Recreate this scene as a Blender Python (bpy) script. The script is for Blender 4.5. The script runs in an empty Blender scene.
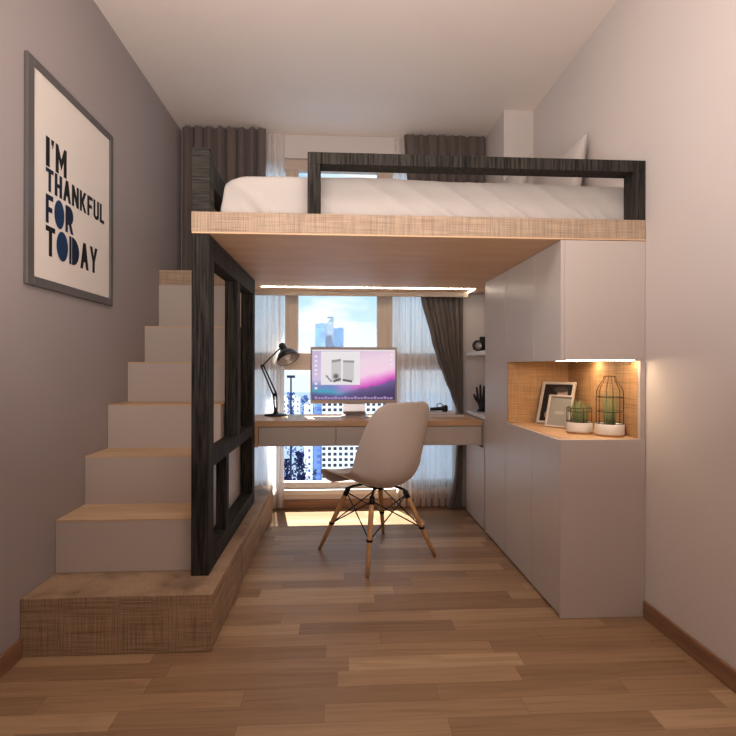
import bpy, bmesh, math, random
from mathutils import Vector, Matrix, noise
random.seed(7)
scene = bpy.context.scene
C = bpy.context.collection
PI = math.pi

# ------------------------------------------------------------------ helpers
def sr(r, g, b):
    f = lambda c: (c / 12.92 if c <= .04045 else ((c + .055) / 1.055) ** 2.4)
    return (f(r / 255), f(g / 255), f(b / 255), 1)

def new_mat(name):
    m = bpy.data.materials.new(name); m.use_nodes = True
    nt = m.node_tree
    return m, nt, nt.nodes['Principled BSDF'], nt.nodes['Material Output']

def plain(name, col, rough=.5, metal=0, spec=.4, bump=0, bscale=200, emit=0, sheen=0):
    m, nt, b, o = new_mat(name)
    b.inputs['Base Color'].default_value = col
    b.inputs['Roughness'].default_value = rough
    b.inputs['Metallic'].default_value = metal
    b.inputs['Specular IOR Level'].default_value = spec
    if emit:
        b.inputs['Emission Color'].default_value = col
        b.inputs['Emission Strength'].default_value = emit
    if sheen: b.inputs['Sheen Weight'].default_value = sheen
    # slight procedural tone variation
    tc = nt.nodes.new('ShaderNodeTexCoord')
    n = nt.nodes.new('ShaderNodeTexNoise'); n.inputs['Scale'].default_value = 2.2; n.inputs['Detail'].default_value = 3
    nt.links.new(tc.outputs['Object'], n.inputs['Vector'])
    hsv = nt.nodes.new('ShaderNodeHueSaturation'); hsv.inputs['Color'].default_value = col
    mr = nt.nodes.new('ShaderNodeMapRange'); mr.inputs['To Min'].default_value = .965; mr.inputs['To Max'].default_value = 1.035
    nt.links.new(n.outputs['Fac'], mr.inputs['Value']); nt.links.new(mr.outputs[0], hsv.inputs['Value'])
    nt.links.new(hsv.outputs[0], b.inputs['Base Color'])
    if bump:
        n2 = nt.nodes.new('ShaderNodeTexNoise'); n2.inputs['Scale'].default_value = bscale; n2.inputs['Detail'].default_value = 3
        nt.links.new(tc.outputs['Object'], n2.inputs['Vector'])
        bp = nt.nodes.new('ShaderNodeBump'); bp.inputs['Strength'].default_value = bump; bp.inputs['Distance'].default_value = .002
        nt.links.new(n2.outputs['Fac'], bp.inputs['Height']); nt.links.new(bp.outputs[0], b.inputs['Normal'])
    return m

def nmap(nt, tc, scale, detail=2, rough=.5, nscale=1):
    mp = nt.nodes.new('ShaderNodeMapping'); mp.inputs['Scale'].default_value = scale
    nt.links.new(tc.outputs['Object'], mp.inputs['Vector'])
    n = nt.nodes.new('ShaderNodeTexNoise'); n.inputs['Scale'].default_value = nscale
    n.inputs['Detail'].default_value = detail; n.inputs['Roughness'].default_value = rough
    nt.links.new(mp.outputs[0], n.inputs['Vector'])
    return n

def ramp(nt, src, stops):
    r = nt.nodes.new('ShaderNodeValToRGB')
    els = r.color_ramp.elements
    els[0].position, els[0].color = stops[0]
    els[1].position, els[1].color = stops[-1]
    for p, c in stops[1:-1]:
        e = els.new(p); e.color = c
    nt.links.new(src, r.inputs['Fac'])
    return r

def mixc(nt, a, b, fac, mode='MULTIPLY'):
    m = nt.nodes.new('ShaderNodeMix'); m.data_type = 'RGBA'; m.blend_type = mode
    def put(s, v):
        if hasattr(v, 'links'): nt.links.new(v, s)
        else: s.default_value = v
    put(m.inputs[0], fac); put(m.inputs[6], a); put(m.inputs[7], b)
    return m.outputs[2]

def mth(nt, op, a, b=None):
    m = nt.nodes.new('ShaderNodeMath'); m.operation = op
    for i, v in enumerate((a, b)):
        if v is None: continue
        if hasattr(v, 'links'): nt.links.new(v, m.inputs[i])
        else: m.inputs[i].default_value = v
    return m.outputs[0]

def crosshatch_wood(name, light, dark, grid=.45, rough=.55):
    """sawn oak laminate: fine streaks in both directions"""
    m, nt, b, o = new_mat(name)
    tc = nt.nodes.new('ShaderNodeTexCoord')
    h = nmap(nt, tc, (5, 5, 400), 3, .6)
    v = nmap(nt, tc, (330, 330, 6), 3, .6)
    big = nmap(nt, tc, (3, 3, 16), 4, .6)
    base = ramp(nt, big.outputs['Fac'], [(.3, dark), (.7, light)])
    hr = ramp(nt, h.outputs['Fac'], [(.34, (1 - grid,) * 3 + (1,)), (.56, (1, 1, 1, 1))])
    vr = ramp(nt, v.outputs['Fac'], [(.34, (1 - grid * .9,) * 3 + (1,)), (.56, (1, 1, 1, 1))])
    c = mixc(nt, base.outputs[0], hr.outputs[0], 1.0)
    c = mixc(nt, c, vr.outputs[0], 1.0)
    nt.links.new(c, b.inputs['Base Color'])
    b.inputs['Roughness'].default_value = rough; b.inputs['Specular IOR Level'].default_value = .3
    bp = nt.nodes.new('ShaderNodeBump'); bp.inputs['Strength'].default_value = .25; bp.inputs['Distance'].default_value = .002
    nt.links.new(mth(nt, 'ADD', h.outputs['Fac'], v.outputs['Fac']), bp.inputs['Height']); nt.links.new(bp.outputs[0], b.inputs['Normal'])
    return m

def grain_wood(name, light, dark, scale, rough=.5, bump=.15, contrast=(.35, .65)):
    m, nt, b, o = new_mat(name)
    tc = nt.nodes.new('ShaderNodeTexCoord')
    g = nmap(nt, tc, scale, 4, .65)
    r = ramp(nt, g.outputs['Fac'], [(contrast[0], dark), (contrast[1], light)])
    nt.links.new(r.outputs[0], b.inputs['Base Color'])
    b.inputs['Roughness'].default_value = rough; b.inputs['Specular IOR Level'].default_value = .35 if rough < .7 else .12
    bp = nt.nodes.new('ShaderNodeBump'); bp.inputs['Strength'].default_value = bump; bp.inputs['Distance'].default_value = .003
    nt.links.new(g.outputs['Fac'], bp.inputs['Height']); nt.links.new(bp.outputs[0], b.inputs['Normal'])
    return m

def floor_mat():
    m, nt, b, o = new_mat('parquet floor')
    tc = nt.nodes.new('ShaderNodeTexCoord')
    sp = nt.nodes.new('ShaderNodeSeparateXYZ'); nt.links.new(tc.outputs['Object'], sp.inputs[0])
    RH, L = .082, .62
    ry = mth(nt, 'DIVIDE', sp.outputs['Y'], RH)
    row = mth(nt, 'FLOOR', ry)
    wn = nt.nodes.new('ShaderNodeTexWhiteNoise'); wn.noise_dimensions = '1D'; nt.links.new(row, wn.inputs['W'])
    off = mth(nt, 'MULTIPLY', wn.outputs['Value'], L * 3)
    cx = mth(nt, 'DIVIDE', mth(nt, 'ADD', sp.outputs['X'], off), L)
    cell = mth(nt, 'FLOOR', cx)
    cb = nt.nodes.new('ShaderNodeCombineXYZ'); nt.links.new(cell, cb.inputs[0]); nt.links.new(row, cb.inputs[1])
    w2 = nt.nodes.new('ShaderNodeTexWhiteNoise'); w2.noise_dimensions = '3D'; nt.links.new(cb.outputs[0], w2.inputs['Vector'])
    tone = ramp(nt, w2.outputs['Value'], [(0, sr(144, 112, 84)), (.4, sr(158, 125, 95)), (.75, sr(168, 135, 103)), (1, sr(187, 154, 120))])
    # grain: stretched along x, shifted per plank
    mp = nt.nodes.new('ShaderNodeMapping'); mp.inputs['Scale'].default_value = (2.2, 42, 1)
    addv = nt.nodes.new('ShaderNodeVectorMath'); addv.operation = 'ADD'
    nt.links.new(tc.outputs['Object'], addv.inputs[0]); 
    sc = nt.nodes.new('ShaderNodeVectorMath'); sc.operation = 'SCALE'; sc.inputs['Scale'].default_value = 7.3
    nt.links.new(w2.outputs['Color'], sc.inputs[0]); nt.links.new(sc.outputs[0], addv.inputs[1])
    nt.links.new(addv.outputs[0], mp.inputs['Vector'])
    n = nt.nodes.new('ShaderNodeTexNoise'); n.inputs['Scale'].default_value = 1; n.inputs['Detail'].default_value = 5; n.inputs['Roughness'].default_value = .62
    n.inputs['Distortion'].default_value = .8
    nt.links.new(mp.outputs[0], n.inputs['Vector'])
    gr = ramp(nt, n.outputs['Fac'], [(.28, (.70, .66, .63, 1)), (.5, (.93, .92, .91, 1)), (.75, (1.06, 1.06, 1.05, 1))])
    c = mixc(nt, tone.outputs[0], gr.outputs[0], 1)
    # seams
    fy = mth(nt, 'FRACT', ry); fx = mth(nt, 'FRACT', cx)
    s1 = mth(nt, 'LESS_THAN', fy, .022); s2 = mth(nt, 'LESS_THAN', fx, .0035)
    s = mth(nt, 'MAXIMUM', s1, s2)
    c = mixc(nt, c, sr(98, 66, 46), mth(nt, 'MULTIPLY', s, .45), 'MIX')
    nt.links.new(c, b.inputs['Base Color'])
    b.inputs['Roughness'].default_value = .42; b.inputs['Specular IOR Level'].default_value = .35
    bp = nt.nodes.new('ShaderNodeBump'); bp.inputs['Strength'].default_value = .05; bp.inputs['Distance'].default_value = .002
    nt.links.new(n.outputs['Fac'], bp.inputs['Height']); nt.links.new(bp.outputs[0], b.inputs['Normal'])
    return m

def sheer_mat():
    m, nt, b, o = new_mat('sheer voile')
    for n in list(nt.nodes):
        if n != o: nt.nodes.remove(n)
    tc = nt.nodes.new('ShaderNodeTexCoord')
    tr = nt.nodes.new('ShaderNodeBsdfTransparent')
    tl = nt.nodes.new('ShaderNodeBsdfTranslucent'); tl.inputs[0].default_value = (.97, .92, .89, 1)
    df = nt.nodes.new('ShaderNodeBsdfDiffuse'); df.inputs[0].default_value = (.9, .88, .87, 1)
    a = nt.nodes.new('ShaderNodeMixShader'); a.inputs[0].default_value = .32
    nt.links.new(tl.outputs[0], a.inputs[1]); nt.links.new(df.outputs[0], a.inputs[2])
    g = nmap(nt, tc, (58, .5, .02), 1, .4)
    fr = ramp(nt, g.outputs['Fac'], [(.35, (.70,) * 3 + (1,)), (.65, (.97,) * 3 + (1,))])
    k = nt.nodes.new('ShaderNodeMixShader')
    nt.links.new(fr.outputs[0], k.inputs[0]); nt.links.new(tr.outputs[0], k.inputs[1]); nt.links.new(a.outputs[0], k.inputs[2])
    nt.links.new(k.outputs[0], o.inputs[0])
    return m

def glass_mat():
    m, nt, b, o = new_mat('window glass')
    nt.nodes.remove(b)
    tr = nt.nodes.new('ShaderNodeBsdfTransparent'); tr.inputs[0].default_value = (.97, .985, .985, 1)
    gl = nt.nodes.new('ShaderNodeBsdfGlossy'); gl.inputs['Roughness'].default_value = .02
    k = nt.nodes.new('ShaderNodeMixShader'); k.inputs[0].default_value = .012
    nt.links.new(tr.outputs[0], k.inputs[1]); nt.links.new(gl.outputs[0], k.inputs[2])
    nt.links.new(k.outputs[0], o.inputs[0])
    return m

def emis(name, col, s):
    m, nt, b, o = new_mat(name)
    b.inputs['Base Color'].default_value = (.02, .02, .02, 1)
    b.inputs['Emission Color'].default_value = col
    b.inputs['Emission Strength'].default_value = s
    return m

# ---- mesh builders
def BM(): return bmesh.new()

def add_box(bm, x0, x1, y0, y1, z0, z1, mi=0):
    v = [bm.verts.new(p) for p in ((x0, y0, z0), (x1, y0, z0), (x1, y1, z0), (x0, y1, z0), (x0, y0, z1), (x1, y0, z1), (x1, y1, z1), (x0, y1, z1))]
    for f in ((0, 3, 2, 1), (4, 5, 6, 7), (0, 1, 5, 4), (1, 2, 6, 5), (2, 3, 7, 6), (3, 0, 4, 7)):
        bm.faces.new([v[i] for i in f]).material_index = mi
    return v

def bx(*a, mi=0):
    bm = BM(); add_box(bm, *a, mi=mi); return bm

def add_tube(bm, pts, r, n=10, caps=True, closed=False, mi=0):
    """swept tube; r is a number or one per point"""
    pts = [Vector(p) for p in pts]
    N = len(pts)
    rs = r if isinstance(r, (list, tuple)) else [r] * N
    rings = []
    up = None
    for i, p in enumerate(pts):
        if closed: t = pts[(i + 1) % N] - pts[i - 1]
        else: t = pts[min(i + 1, N - 1)] - pts[max(i - 1, 0)]
        t.normalize()
        if up is None:
            a = Vector((0, 0, 1)) if abs(t.z) < .9 else Vector((1, 0, 0))
            up = (a - t * a.dot(t)).normalized()
        else:
            up = (up - t * up.dot(t)).normalized()
        s = t.cross(up)
        rings.append([bm.verts.new(p + (up * math.cos(2 * PI * k / n) + s * math.sin(2 * PI * k / n)) * rs[i]) for k in range(n)])
    for i in range(N if closed else N - 1):
        a, b_ = rings[i], rings[(i + 1) % N]
        for k in range(n):
            f = bm.faces.new((a[k], a[(k + 1) % n], b_[(k + 1) % n], b_[k])); f.smooth = True; f.material_index = mi
    if caps and not closed:
        f = bm.faces.new(rings[0][::-1]); f.material_index = mi
        f = bm.faces.new(rings[-1]); f.material_index = mi

def add_lathe(bm, prof, n=32, c=(0, 0, 0), mi=0, axis=None):
    """prof: list of (r, z); axis: optional Matrix (rotation) applied before moving to c"""
    rings = []
    c = Vector(c)
    for r, z in prof:
        if r < 1e-6:
            p = Vector((0, 0, z));
            if axis: p = axis @ p
            rings.append([bm.verts.new(p + c)])
        else:
            ring = []
            for k in range(n):
                p = Vector((r * math.cos(2 * PI * k / n), r * math.sin(2 * PI * k / n), z))
                if axis: p = axis @ p
                ring.append(bm.verts.new(p + c))
            rings.append(ring)
    for a, b_ in zip(rings, rings[1:]):
        for k in range(n):
            k2 = (k + 1) % n
            if len(a) == 1 and len(b_) == 1: continue
            if len(a) == 1: vs = (a[0], b_[k2], b_[k])
            elif len(b_) == 1: vs = (a[k], a[k2], b_[0])
            else: vs = (a[k], a[k2], b_[k2], b_[k])
            f = bm.faces.new(vs); f.smooth = True; f.material_index = mi

def obj(name, bm, mats, parent=None, bevel=0, smooth=False, local=False, seg=2):
    if parent is not None and not local:
        off = -Vector(parent_loc(parent))
        bmesh.ops.translate(bm, verts=bm.verts, vec=off)
    if smooth:
        for f in bm.faces: f.smooth = True
    bmesh.ops.recalc_face_normals(bm, faces=bm.faces)
    me = bpy.data.meshes.new(name); bm.to_mesh(me); bm.free()
    for m in (mats if isinstance(mats, (list, tuple)) else [mats]): me.materials.append(m)
    o = bpy.data.objects.new(name, me); C.objects.link(o)
    if parent is not None: o.parent = parent
    if bevel:
        b = o.modifiers.new('bevel', 'BEVEL'); b.width = bevel; b.segments = seg; b.limit_method = 'ANGLE'; b.angle_limit = .6
    return o

def parent_loc(p):
    l = Vector((0, 0, 0))
    while p is not None:
        l = l + p.location; p = p.parent
    return l

def thing(name, label, cat, loc=(0, 0, 0), rotz=0, group=None):
    o = bpy.data.objects.new(name, None); C.objects.link(o)
    o.empty_display_size = .05
    o.location = loc; o.rotation_euler = (0, 0, rotz)
    o['label'] = label; o['category'] = cat
    if group: o['group'] = group
    return o

def tag(o, label, cat, group=None):
    o['label'] = label; o['category'] = cat
    if group: o['group'] = group
    return o

def struct(name, bm, mats, parent=None, bevel=0):
    o = obj(name, bm, mats, parent, bevel)
    o['kind'] = 'structure'
    return o

# ------------------------------------------------------------------ measures (metres)
XL, XR, YB, YF, ZC = -1.145, 1.285, 3.70, -1.6, 2.75
H = 1.05

# ------------------------------------------------------------------ materials
M = dict(
    wall_grey=plain('mauve grey wall paint', sr(162, 150, 148), .7, bump=.05),
    wall_white=plain('warm white wall paint', sr(212, 201, 195), .75, bump=.05),
    ceil=plain('ceiling paint', sr(238, 224, 214), .8),
    floor=floor_mat(),
    white=plain('white laminate', sr(194, 181, 173), .38, spec=.4),
    white_in=plain('white cabinet inside', sr(214, 196, 184), .5),
    white_step=plain('white stair panel', sr(188, 174, 165), .5),
    oak=crosshatch_wood('sawn oak laminate', sr(200, 173, 148), sr(184, 156, 131), .42),
    oak_dark=crosshatch_wood('sawn oak plinth laminate', sr(186, 155, 126), sr(166, 134, 106), .5),
    oak_warm_lit=crosshatch_wood('sawn oak tinted by led light', sr(210, 166, 120), sr(192, 148, 104), .40),  # same laminate, warm led light put into it as orange
    oak_soft=grain_wood('smooth oak board', sr(214, 180, 146), sr(200, 164, 130), (3, 3, 30), .5, .05),
    oak_under=grain_wood('oak board underside', sr(226, 188, 150), sr(214, 174, 136), (2.2, 9, 3), .5, .05),
    fascia=plain('beige fascia board', sr(168, 150, 134), .6),
    desk=grain_wood('desk oak', sr(212, 172, 134), sr(192, 152, 114), (2.5, 30, 30), .4, .05),
    tread=grain_wood('tread oak', sr(214, 182, 148), sr(198, 164, 128), (2.5, 20, 20), .5, .05),
    black=grain_wood('black stained ash', sr(64, 59, 54), sr(18, 16, 15), (120, 120, 5), .75, .4),
    black_h=grain_wood('black stained ash end face', sr(72, 67, 62), sr(24, 22, 21), (6, 6, 130), .75, .5),
    skirt=grain_wood('brown skirting', sr(150, 112, 86), sr(126, 90, 68), (3, 3, 40), .45, .05),
    frame=plain('window frame beige', sr(198, 178, 160), .45),
    frame_white=plain('window sill white', sr(225, 222, 222), .4),
    glass=glass_mat(),
    sheer=sheer_mat(),
    drape=plain('taupe drape fabric', sr(104, 92, 86), .85, spec=.1, bump=.15, bscale=500, sheen=.2),
    linen=plain('white bed linen', sr(190, 181, 175), .85, spec=.1, bump=.1, bscale=350, sheen=.1),
    shell=plain('matte white chair plastic', sr(204, 190, 182), .42, spec=.4),
    leg=grain_wood('beech leg', sr(206, 160, 112), sr(184, 136, 90), (30, 30, 4), .45, .05),
    wire=plain('black metal', sr(24, 23, 23), .38, .3),
    lampblack=plain('gloss black lamp enamel', sr(20, 20, 21), .25, spec=.6),
    lining=plain('shade lining', sr(190, 172, 156), .35, .3),
    chrome=plain('chrome', sr(200, 200, 205), .2, 1),
    alu=plain('silver aluminium', sr(178, 172, 172), .3, .7),
    bezel=plain('grey monitor bezel', sr(186, 170, 162), .4),
    paper=plain('white paper', sr(232, 226, 222), .7),
    picture=plain('poster paper', sr(232, 220, 210), .6),
    pframe=plain('dark grey picture frame', sr(92, 86, 84), .35, spec=.5),
    ink=plain('black ink', sr(16, 16, 20), .6),
    navy=plain('navy ink', sr(16, 28, 52), .6),
    blue=plain('blue ink', sr(22, 50, 86), .6),
    led=emis('warm led', (1, .88, .72, 1), 26),
    led2=emis('warm niche led', (1, .75, .48, 1), 105),
    ceramic=plain('white ceramic', sr(222, 214, 206), .35),
    cork=plain('wooden pot base', sr(178, 130, 86), .6),
    copper=plain('bronze wire', sr(70, 48, 38), .35, .7),
    grass=plain('green grass blades', sr(136, 152, 104), .6),
    soil=plain('dark soil', sr(60, 48, 40), .9),
    dark=plain('black plastic', sr(26, 26, 27), .45),
    silver=plain('silver frame', sr(205, 192, 182), .35, .2),
)

# ------------------------------------------------------------------ the room
struct('floor', bx(XL - .1, XR + .1, YF - .1, YB + .1, -.1, 0), M['floor'])
struct('ceiling', bx(XL - .1, XR + .1, YF - .1, YB + .1, ZC, ZC + .1), M['ceil'])
struct('wall_left', bx(XL - .1, XL, YF, YB, 0, ZC), M['wall_grey'])
struct('wall_right', bx(XR, XR + .1, YF, YB, 0, ZC), M['wall_white'])
struct('wall_front', bx(XL - .1, XR + .1, YF - .1, YF, 0, ZC), M['wall_white'])
WX0, WX1, WZ0, WZ1 = -.70, .915, .13, 2.58
bm = BM()
add_box(bm, XL - .1, WX0, YB, YB + .12, 0, ZC)
add_box(bm, WX1, XR + .1, YB, YB + .12, 0, ZC)
add_box(bm, WX0, WX1, YB, YB + .12, 0, WZ0)
add_box(bm, WX0, WX1, YB, YB + .12, WZ1, ZC)
struct('wall_back', bm, M['wall_white'])
struct('baseboard_left', bx(XL + .0005, XL + .012, YF, 1.864, 0.0005, .07), M['skirt'], bevel=.003)
struct('baseboard_right', bx(XR - .012, XR - .0005, YF, 2.028, 0.0005, .07), M['skirt'], bevel=.003)
struct('baseboard_back', bx(-.46, .915, YB - .012, YB - .0005, 0.0005, .068), M['skirt'], bevel=.003)
# boxed column in the far right corner, standing above the wall units
bm = BM()
add_box(bm, 1.085, XR - .0005, 3.255, 3.60, 1.667, ZC - .0005)
add_box(bm, 1.085, XR - .0005, 3.60, YB - .0005, 0.0005, ZC - .0005)
struct('wall_corner', bm, M['wall_white'])

# window: frame, transom, mullions, panes and sill in the back wall
FY0, FY1 = YB + .02, YB + .085
win = bpy.data.objects.new('window_1', None); C.objects.link(win); win['kind'] = 'structure'
win.location = (0, YB, WZ0)
bm = BM()
add_box(bm, WX0, WX1, FY0, FY1, WZ0, .19)
add_box(bm, WX0, WX1, FY0, FY1, 2.50, WZ1)
add_box(bm, WX0, WX0 + .05, FY0, FY1, .19, 2.50)
add_box(bm, WX1 - .05, WX1, FY0, FY1, .19, 2.50)
obj('window_frame', bm, M['frame'], win, .004)
obj('transom', bx(WX0 + .05, WX1 - .05, FY0 - .01, FY1, 1.021, 1.148), M['frame'], win, .004)
for x0, x1 in ((-.402, -.306), (.281, .398)):
    xm = (x0 + x1) / 2
    bm = BM()
    add_box(bm, x0, x1, FY0, FY1, 1.148, 2.50)
    add_box(bm, xm - .02, xm + .02, FY0 - .012, FY0, 1.148, 2.50)
    obj('mullion', bm, M['frame'], win, .004)
for x0, x1 in ((-.465, -.415), (.415, .465)):
    obj('mullion', bx(x0, x1, FY0, FY1, .19, 1.021), M['frame'], win, .004)
bm = BM()
add_box(bm, WX0, WX1, FY0 + .03, FY0 + .036, .19, 1.021)
obj('pane', bm, M['glass'], win)
bm = BM()
add_box(bm, WX0 + .05, WX1 - .05, FY0 + .03, FY0 + .036, 1.148, 2.50)
obj('pane', bm, M['glass'], win)
obj('window_sill', bx(WX0, WX1, YB - .02, FY0, WZ0 - .022, WZ0 + .012), M['frame_white'], win, .004)

# ------------------------------------------------------------------ staircase
RY = [2.09, 2.322, 2.545, 2.777, 3.01, 3.24]
RZ = [.425, .642, .857, 1.070, 1.284, 1.562]
SX0, SX1, SY1 = XL + .0015, -.594, 3.55
st = thing('loft_staircase', 'white box staircase with oak treads and oak base along the grey wall', 'stairs', (-.8, 1.866, 0))
bm = BM()
add_box(bm, SX0, -.477, 1.876, SY1, 0.001, .18)
obj('base', bm, M['skirt'], st, .002)
bm = BM()
add_box(bm, SX0, -.465, 1.866, SY1, .18, .21)
add_box(bm, SX0, -.465, 1.866, 1.876, .001, .18)
obj('tread', bm, M['oak_dark'], st, .002)
for y0, y1 in ((1.884, 2.432), (2.440, 2.992), (3.000, SY1)):
    obj('drawer', bx(-.4765, -.466, y0, y1, .008, .172), M['oak_dark'], st, .002)
for i in range(6):
    y1 = RY[i + 1] if i < 5 else SY1
    top = RZ[i] - (.007 if i < 5 else 0)
    obj('riser', bx(SX0, SX1, RY[i], SY1 if i == 5 else y1, .211, top), M['white_step'], st, .001)
    if i < 5:
        obj('tread', bx(SX0, SX1, RY[i] - .001, y1 + .0005, RZ[i] - .007, RZ[i]), M['tread'], st, .001)
obj('landing', bx(SX0, SX1, 3.239, SY1, 1.562, 1.658), M['oak'], st, .002)

# ------------------------------------------------------------------ loft bed structure
lb = thing('loft_bed', 'oak loft bed platform with black wooden guard rails and support frame', 'loft bed', (-.55, 2.03, .21))
PX0, PX1, PY0, PY1, PZ0, PZ1 = -.590, XR - .002, 2.03, 3.55, 1.58, 1.666
pf = obj('platform', bx(PX0, PX1, PY0, PY1, PZ0 + .006, PZ1), M['oak'], lb, .001)
obj('underside_board', bx(PX0 + .001, PX1, PY0 + .001, PY1, PZ0, PZ0 + .006), M['oak_under'], pf)
# led strip in the underside, with its short return at the right end
bm = BM()
add_box(bm, -.518, .925, 3.362, 3.369, PZ0 - .004, PZ0)
add_box(bm, .915, .925, 3.369, 3.53, PZ0 - .004, PZ0)
obj('led_strip', bm, M['led'], pf)
obj('rear_fascia', bx(PX0 + .001, .918, 3.532, PY1, 1.546, PZ0 - .0005), M['fascia'], lb, .001)
# support frame below
fx0, fx1 = -.590, -.520
obj('post', bx(fx0, fx1, 2.032, 2.112, .211, PZ0 - .001), M['black'], lb, .003)
obj('post', bx(fx0, fx1, 3.040, 3.118, .211, PZ0 - .001), M['black'], lb, .003)
obj('top_beam', bx(fx0 + .001, fx1 - .001, 2.112, 3.040, 1.485, PZ0 - .001), M['black'], lb, .003)
obj('bottom_beam', bx(fx0 + .001, fx1 - .001, 2.112, 3.040, .211, .285), M['black'], lb, .003)
obj('middle_rail', bx(fx0 + .003, fx1 - .001, 2.112, 3.040, .632, .690), M['black'], lb, .003)
obj('upright', bx(fx0 + .003, fx1 - .001, 2.60, 2.66, .690, 1.485), M['black'], lb, .003)
obj('upright', bx(-.574, -.525, 2.370, 2.425, .285, .632), M['black'], lb, .003)
# front guard rail
gx0, gx1, gy0, gy1 = -.130, 1.284, 2.031, 2.108
gr = obj('front_guard_rail', bx(gx0, gx1, gy0, gy1, 1.868, 1.917), M['black'], lb, .002)
obj('rail_post', bx(gx0, gx0 + .051, gy0, gy1, PZ1, 1.868), M['black'], gr, .002)
obj('rail_post', bx(gx1 - .051, gx1, gy0, gy1, PZ1, 1.868), M['black'], gr, .002)
# left guard rail
sg = obj('side_guard_rail', bx(fx0 + .001, fx1 - .004, 2.11, 3.45, 1.79, 1.885), M['black'], lb, .003)
obj('rail_post', bx(fx0 + .001, fx1, 2.032, 2.11, PZ1, 1.922), M['black_h'], sg, .003)
obj('rail_post', bx(fx0 + .001, fx1 - .004, 3.45, 3.52, PZ1, 1.885), M['black_h'], sg, .003)

# ------------------------------------------------------------------ mattress with its rumpled sheet
def mattress():
    bm = BM()
    x0, x1, y0, y1, z0, z1 = -.505, 1.275, 2.135, 3.50, PZ1 + .001, 1.868
    NX, NY, NZ = 170, 40, 16
    R = .045
    def fold(x, y, z, side):
        t = (z - z0) / (z1 - z0)
        k = 1.4 * (noise.noise(Vector((x * 5.5 + z * 5 + 2, 3.1, z * 2))) )
        a = abs(noise.noise(Vector((x * 4.5 + (z - z0) * 6.5, 7.7, 0)))) 
        rid = max(0, 1 - a * 4.2) ** 1.5
        a2 = abs(noise.noise(Vector((x * 11 + (z - z0) * 9, 2.2, 4))))
        rid2 = max(0, 1 - a2 * 3.2)
        return (rid * .018 + k * .006) * (1 - .75 * t) + rid2 * .016 * max(0, 1 - t * 2.2)
    def put(x, y, z):
        return bm.verts.new((x, y, z))
    # rows wrap: front bottom -> front top -> rear top -> rear bottom
    path = []
    for j in range(NZ + 1): path.append(('f', j / NZ))
    for j in range(1, NY): path.append(('t', j / NY))
    for j in range(NZ + 1): path.append(('b', 1 - j / NZ))
    grid = []
    for kind, t in path:
        row = []
        for i in range(NX + 1):
            u = i / NX
            x = x0 + (x1 - x0) * u
            e = max(0, 1 - (x - x0) / .10)         # sloping left shoulder
            ztop = z1 - .035 * e * e + .006 * noise.noise(Vector((x * 3, 1.2, 0))) - .012 * max(0, x - .2)
            if kind == 'f':
                z = z0 + (ztop - z0) * t
                y = y0
                q = max(0, (z - (ztop - R)) / R)
                y = y0 + R * (1 - math.sqrt(max(0, 1 - q * q))) * .8
                y -= fold(x, y, z, 0) - .008
            elif kind == 't':
                y = y0 + R * .8 + (y1 - y0 - R * 1.6) * t
                z = ztop + .011 * noise.noise(Vector((x * 4, y * 4, 5))) * min(1, t * 6) + .008 * noise.noise(Vector((x * 9, y * 7, 1))) * min(1, t * 6)
            else:
                z = z0 + (ztop - z0) * t; y = y1
            if kind != 't':
                tt = (z - z0) / (ztop - z0)
            else: tt = 1
            # left end leans in toward the top
            xs = x + (1 - u) ** 12 * .022 * tt
            row.append(put(xs, y, z))
        grid.append(row)
    for a, b_ in zip(grid, grid[1:]):
        for i in range(NX):
            bm.faces.new((a[i], a[i + 1], b_[i + 1], b_[i]))
    for i in (0, NX):
        try: bm.faces.new([r[i] for r in grid])
        except ValueError: pass
    o = obj('mattress', bm, M['linen'], smooth=True)
    return tag(o, 'thick mattress in a rumpled white sheet on the loft platform', 'mattress')
mattress()

def pillow(name, label, loc, w, h, d, rot, pinch=.8):
    bm = BM()
    N = 26
    for s in (1, -1):
        g = []
        for i in range(N + 1):
            row = []
            for j in range(N + 1):
                u, v = i / N * 2 - 1, j / N * 2 - 1
                k = (1 - abs(u) ** 2.6) * (1 - abs(v) ** 2.6)
                th = d * .5 * max(0, k) ** .55
                bx_ = 1 - .09 * (1 - abs(v) ** 2) * abs(u) ** 3
                by_ = 1 - .09 * (1 - abs(u) ** 2) * abs(v) ** 3
                wr = .006 * noise.noise(Vector((u * 3 + w * 9, v * 3, s))) * k
                row.append(bm.verts.new((u * w / 2 * bx_, s * (th + wr), v * h / 2 * by_)))
            g.append(row)
        for i in range(N):
            for j in range(N):
                bm.faces.new((g[i][j], g[i + 1][j], g[i + 1][j + 1], g[i][j + 1]))
    bmesh.ops.remove_doubles(bm, verts=bm.verts, dist=.0006)
    o = obj(name, bm, M['linen'], smooth=True)
    o.location = loc; o.rotation_euler = rot
    tag(o, label, 'pillow', 'pillows at the head of the loft bed')
    return o
pillow('pillow', 'larger white pillow with a raised corner propped against the right wall, nearer one', (1.208, 2.690, 2.042), .54, .345, .11, (math.radians(-10), math.radians(-4), math.radians(-90)))
pillow('pillow', 'lower white pillow behind the propped one, its corner near the boxed column', (1.040, 3.03, 2.082), .40, .42, .11, (math.radians(-17), math.radians(-3), math.radians(-86)))

# ------------------------------------------------------------------ right hand cabinets
CX = .92
G = .0015
XE = XR - .001
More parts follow.
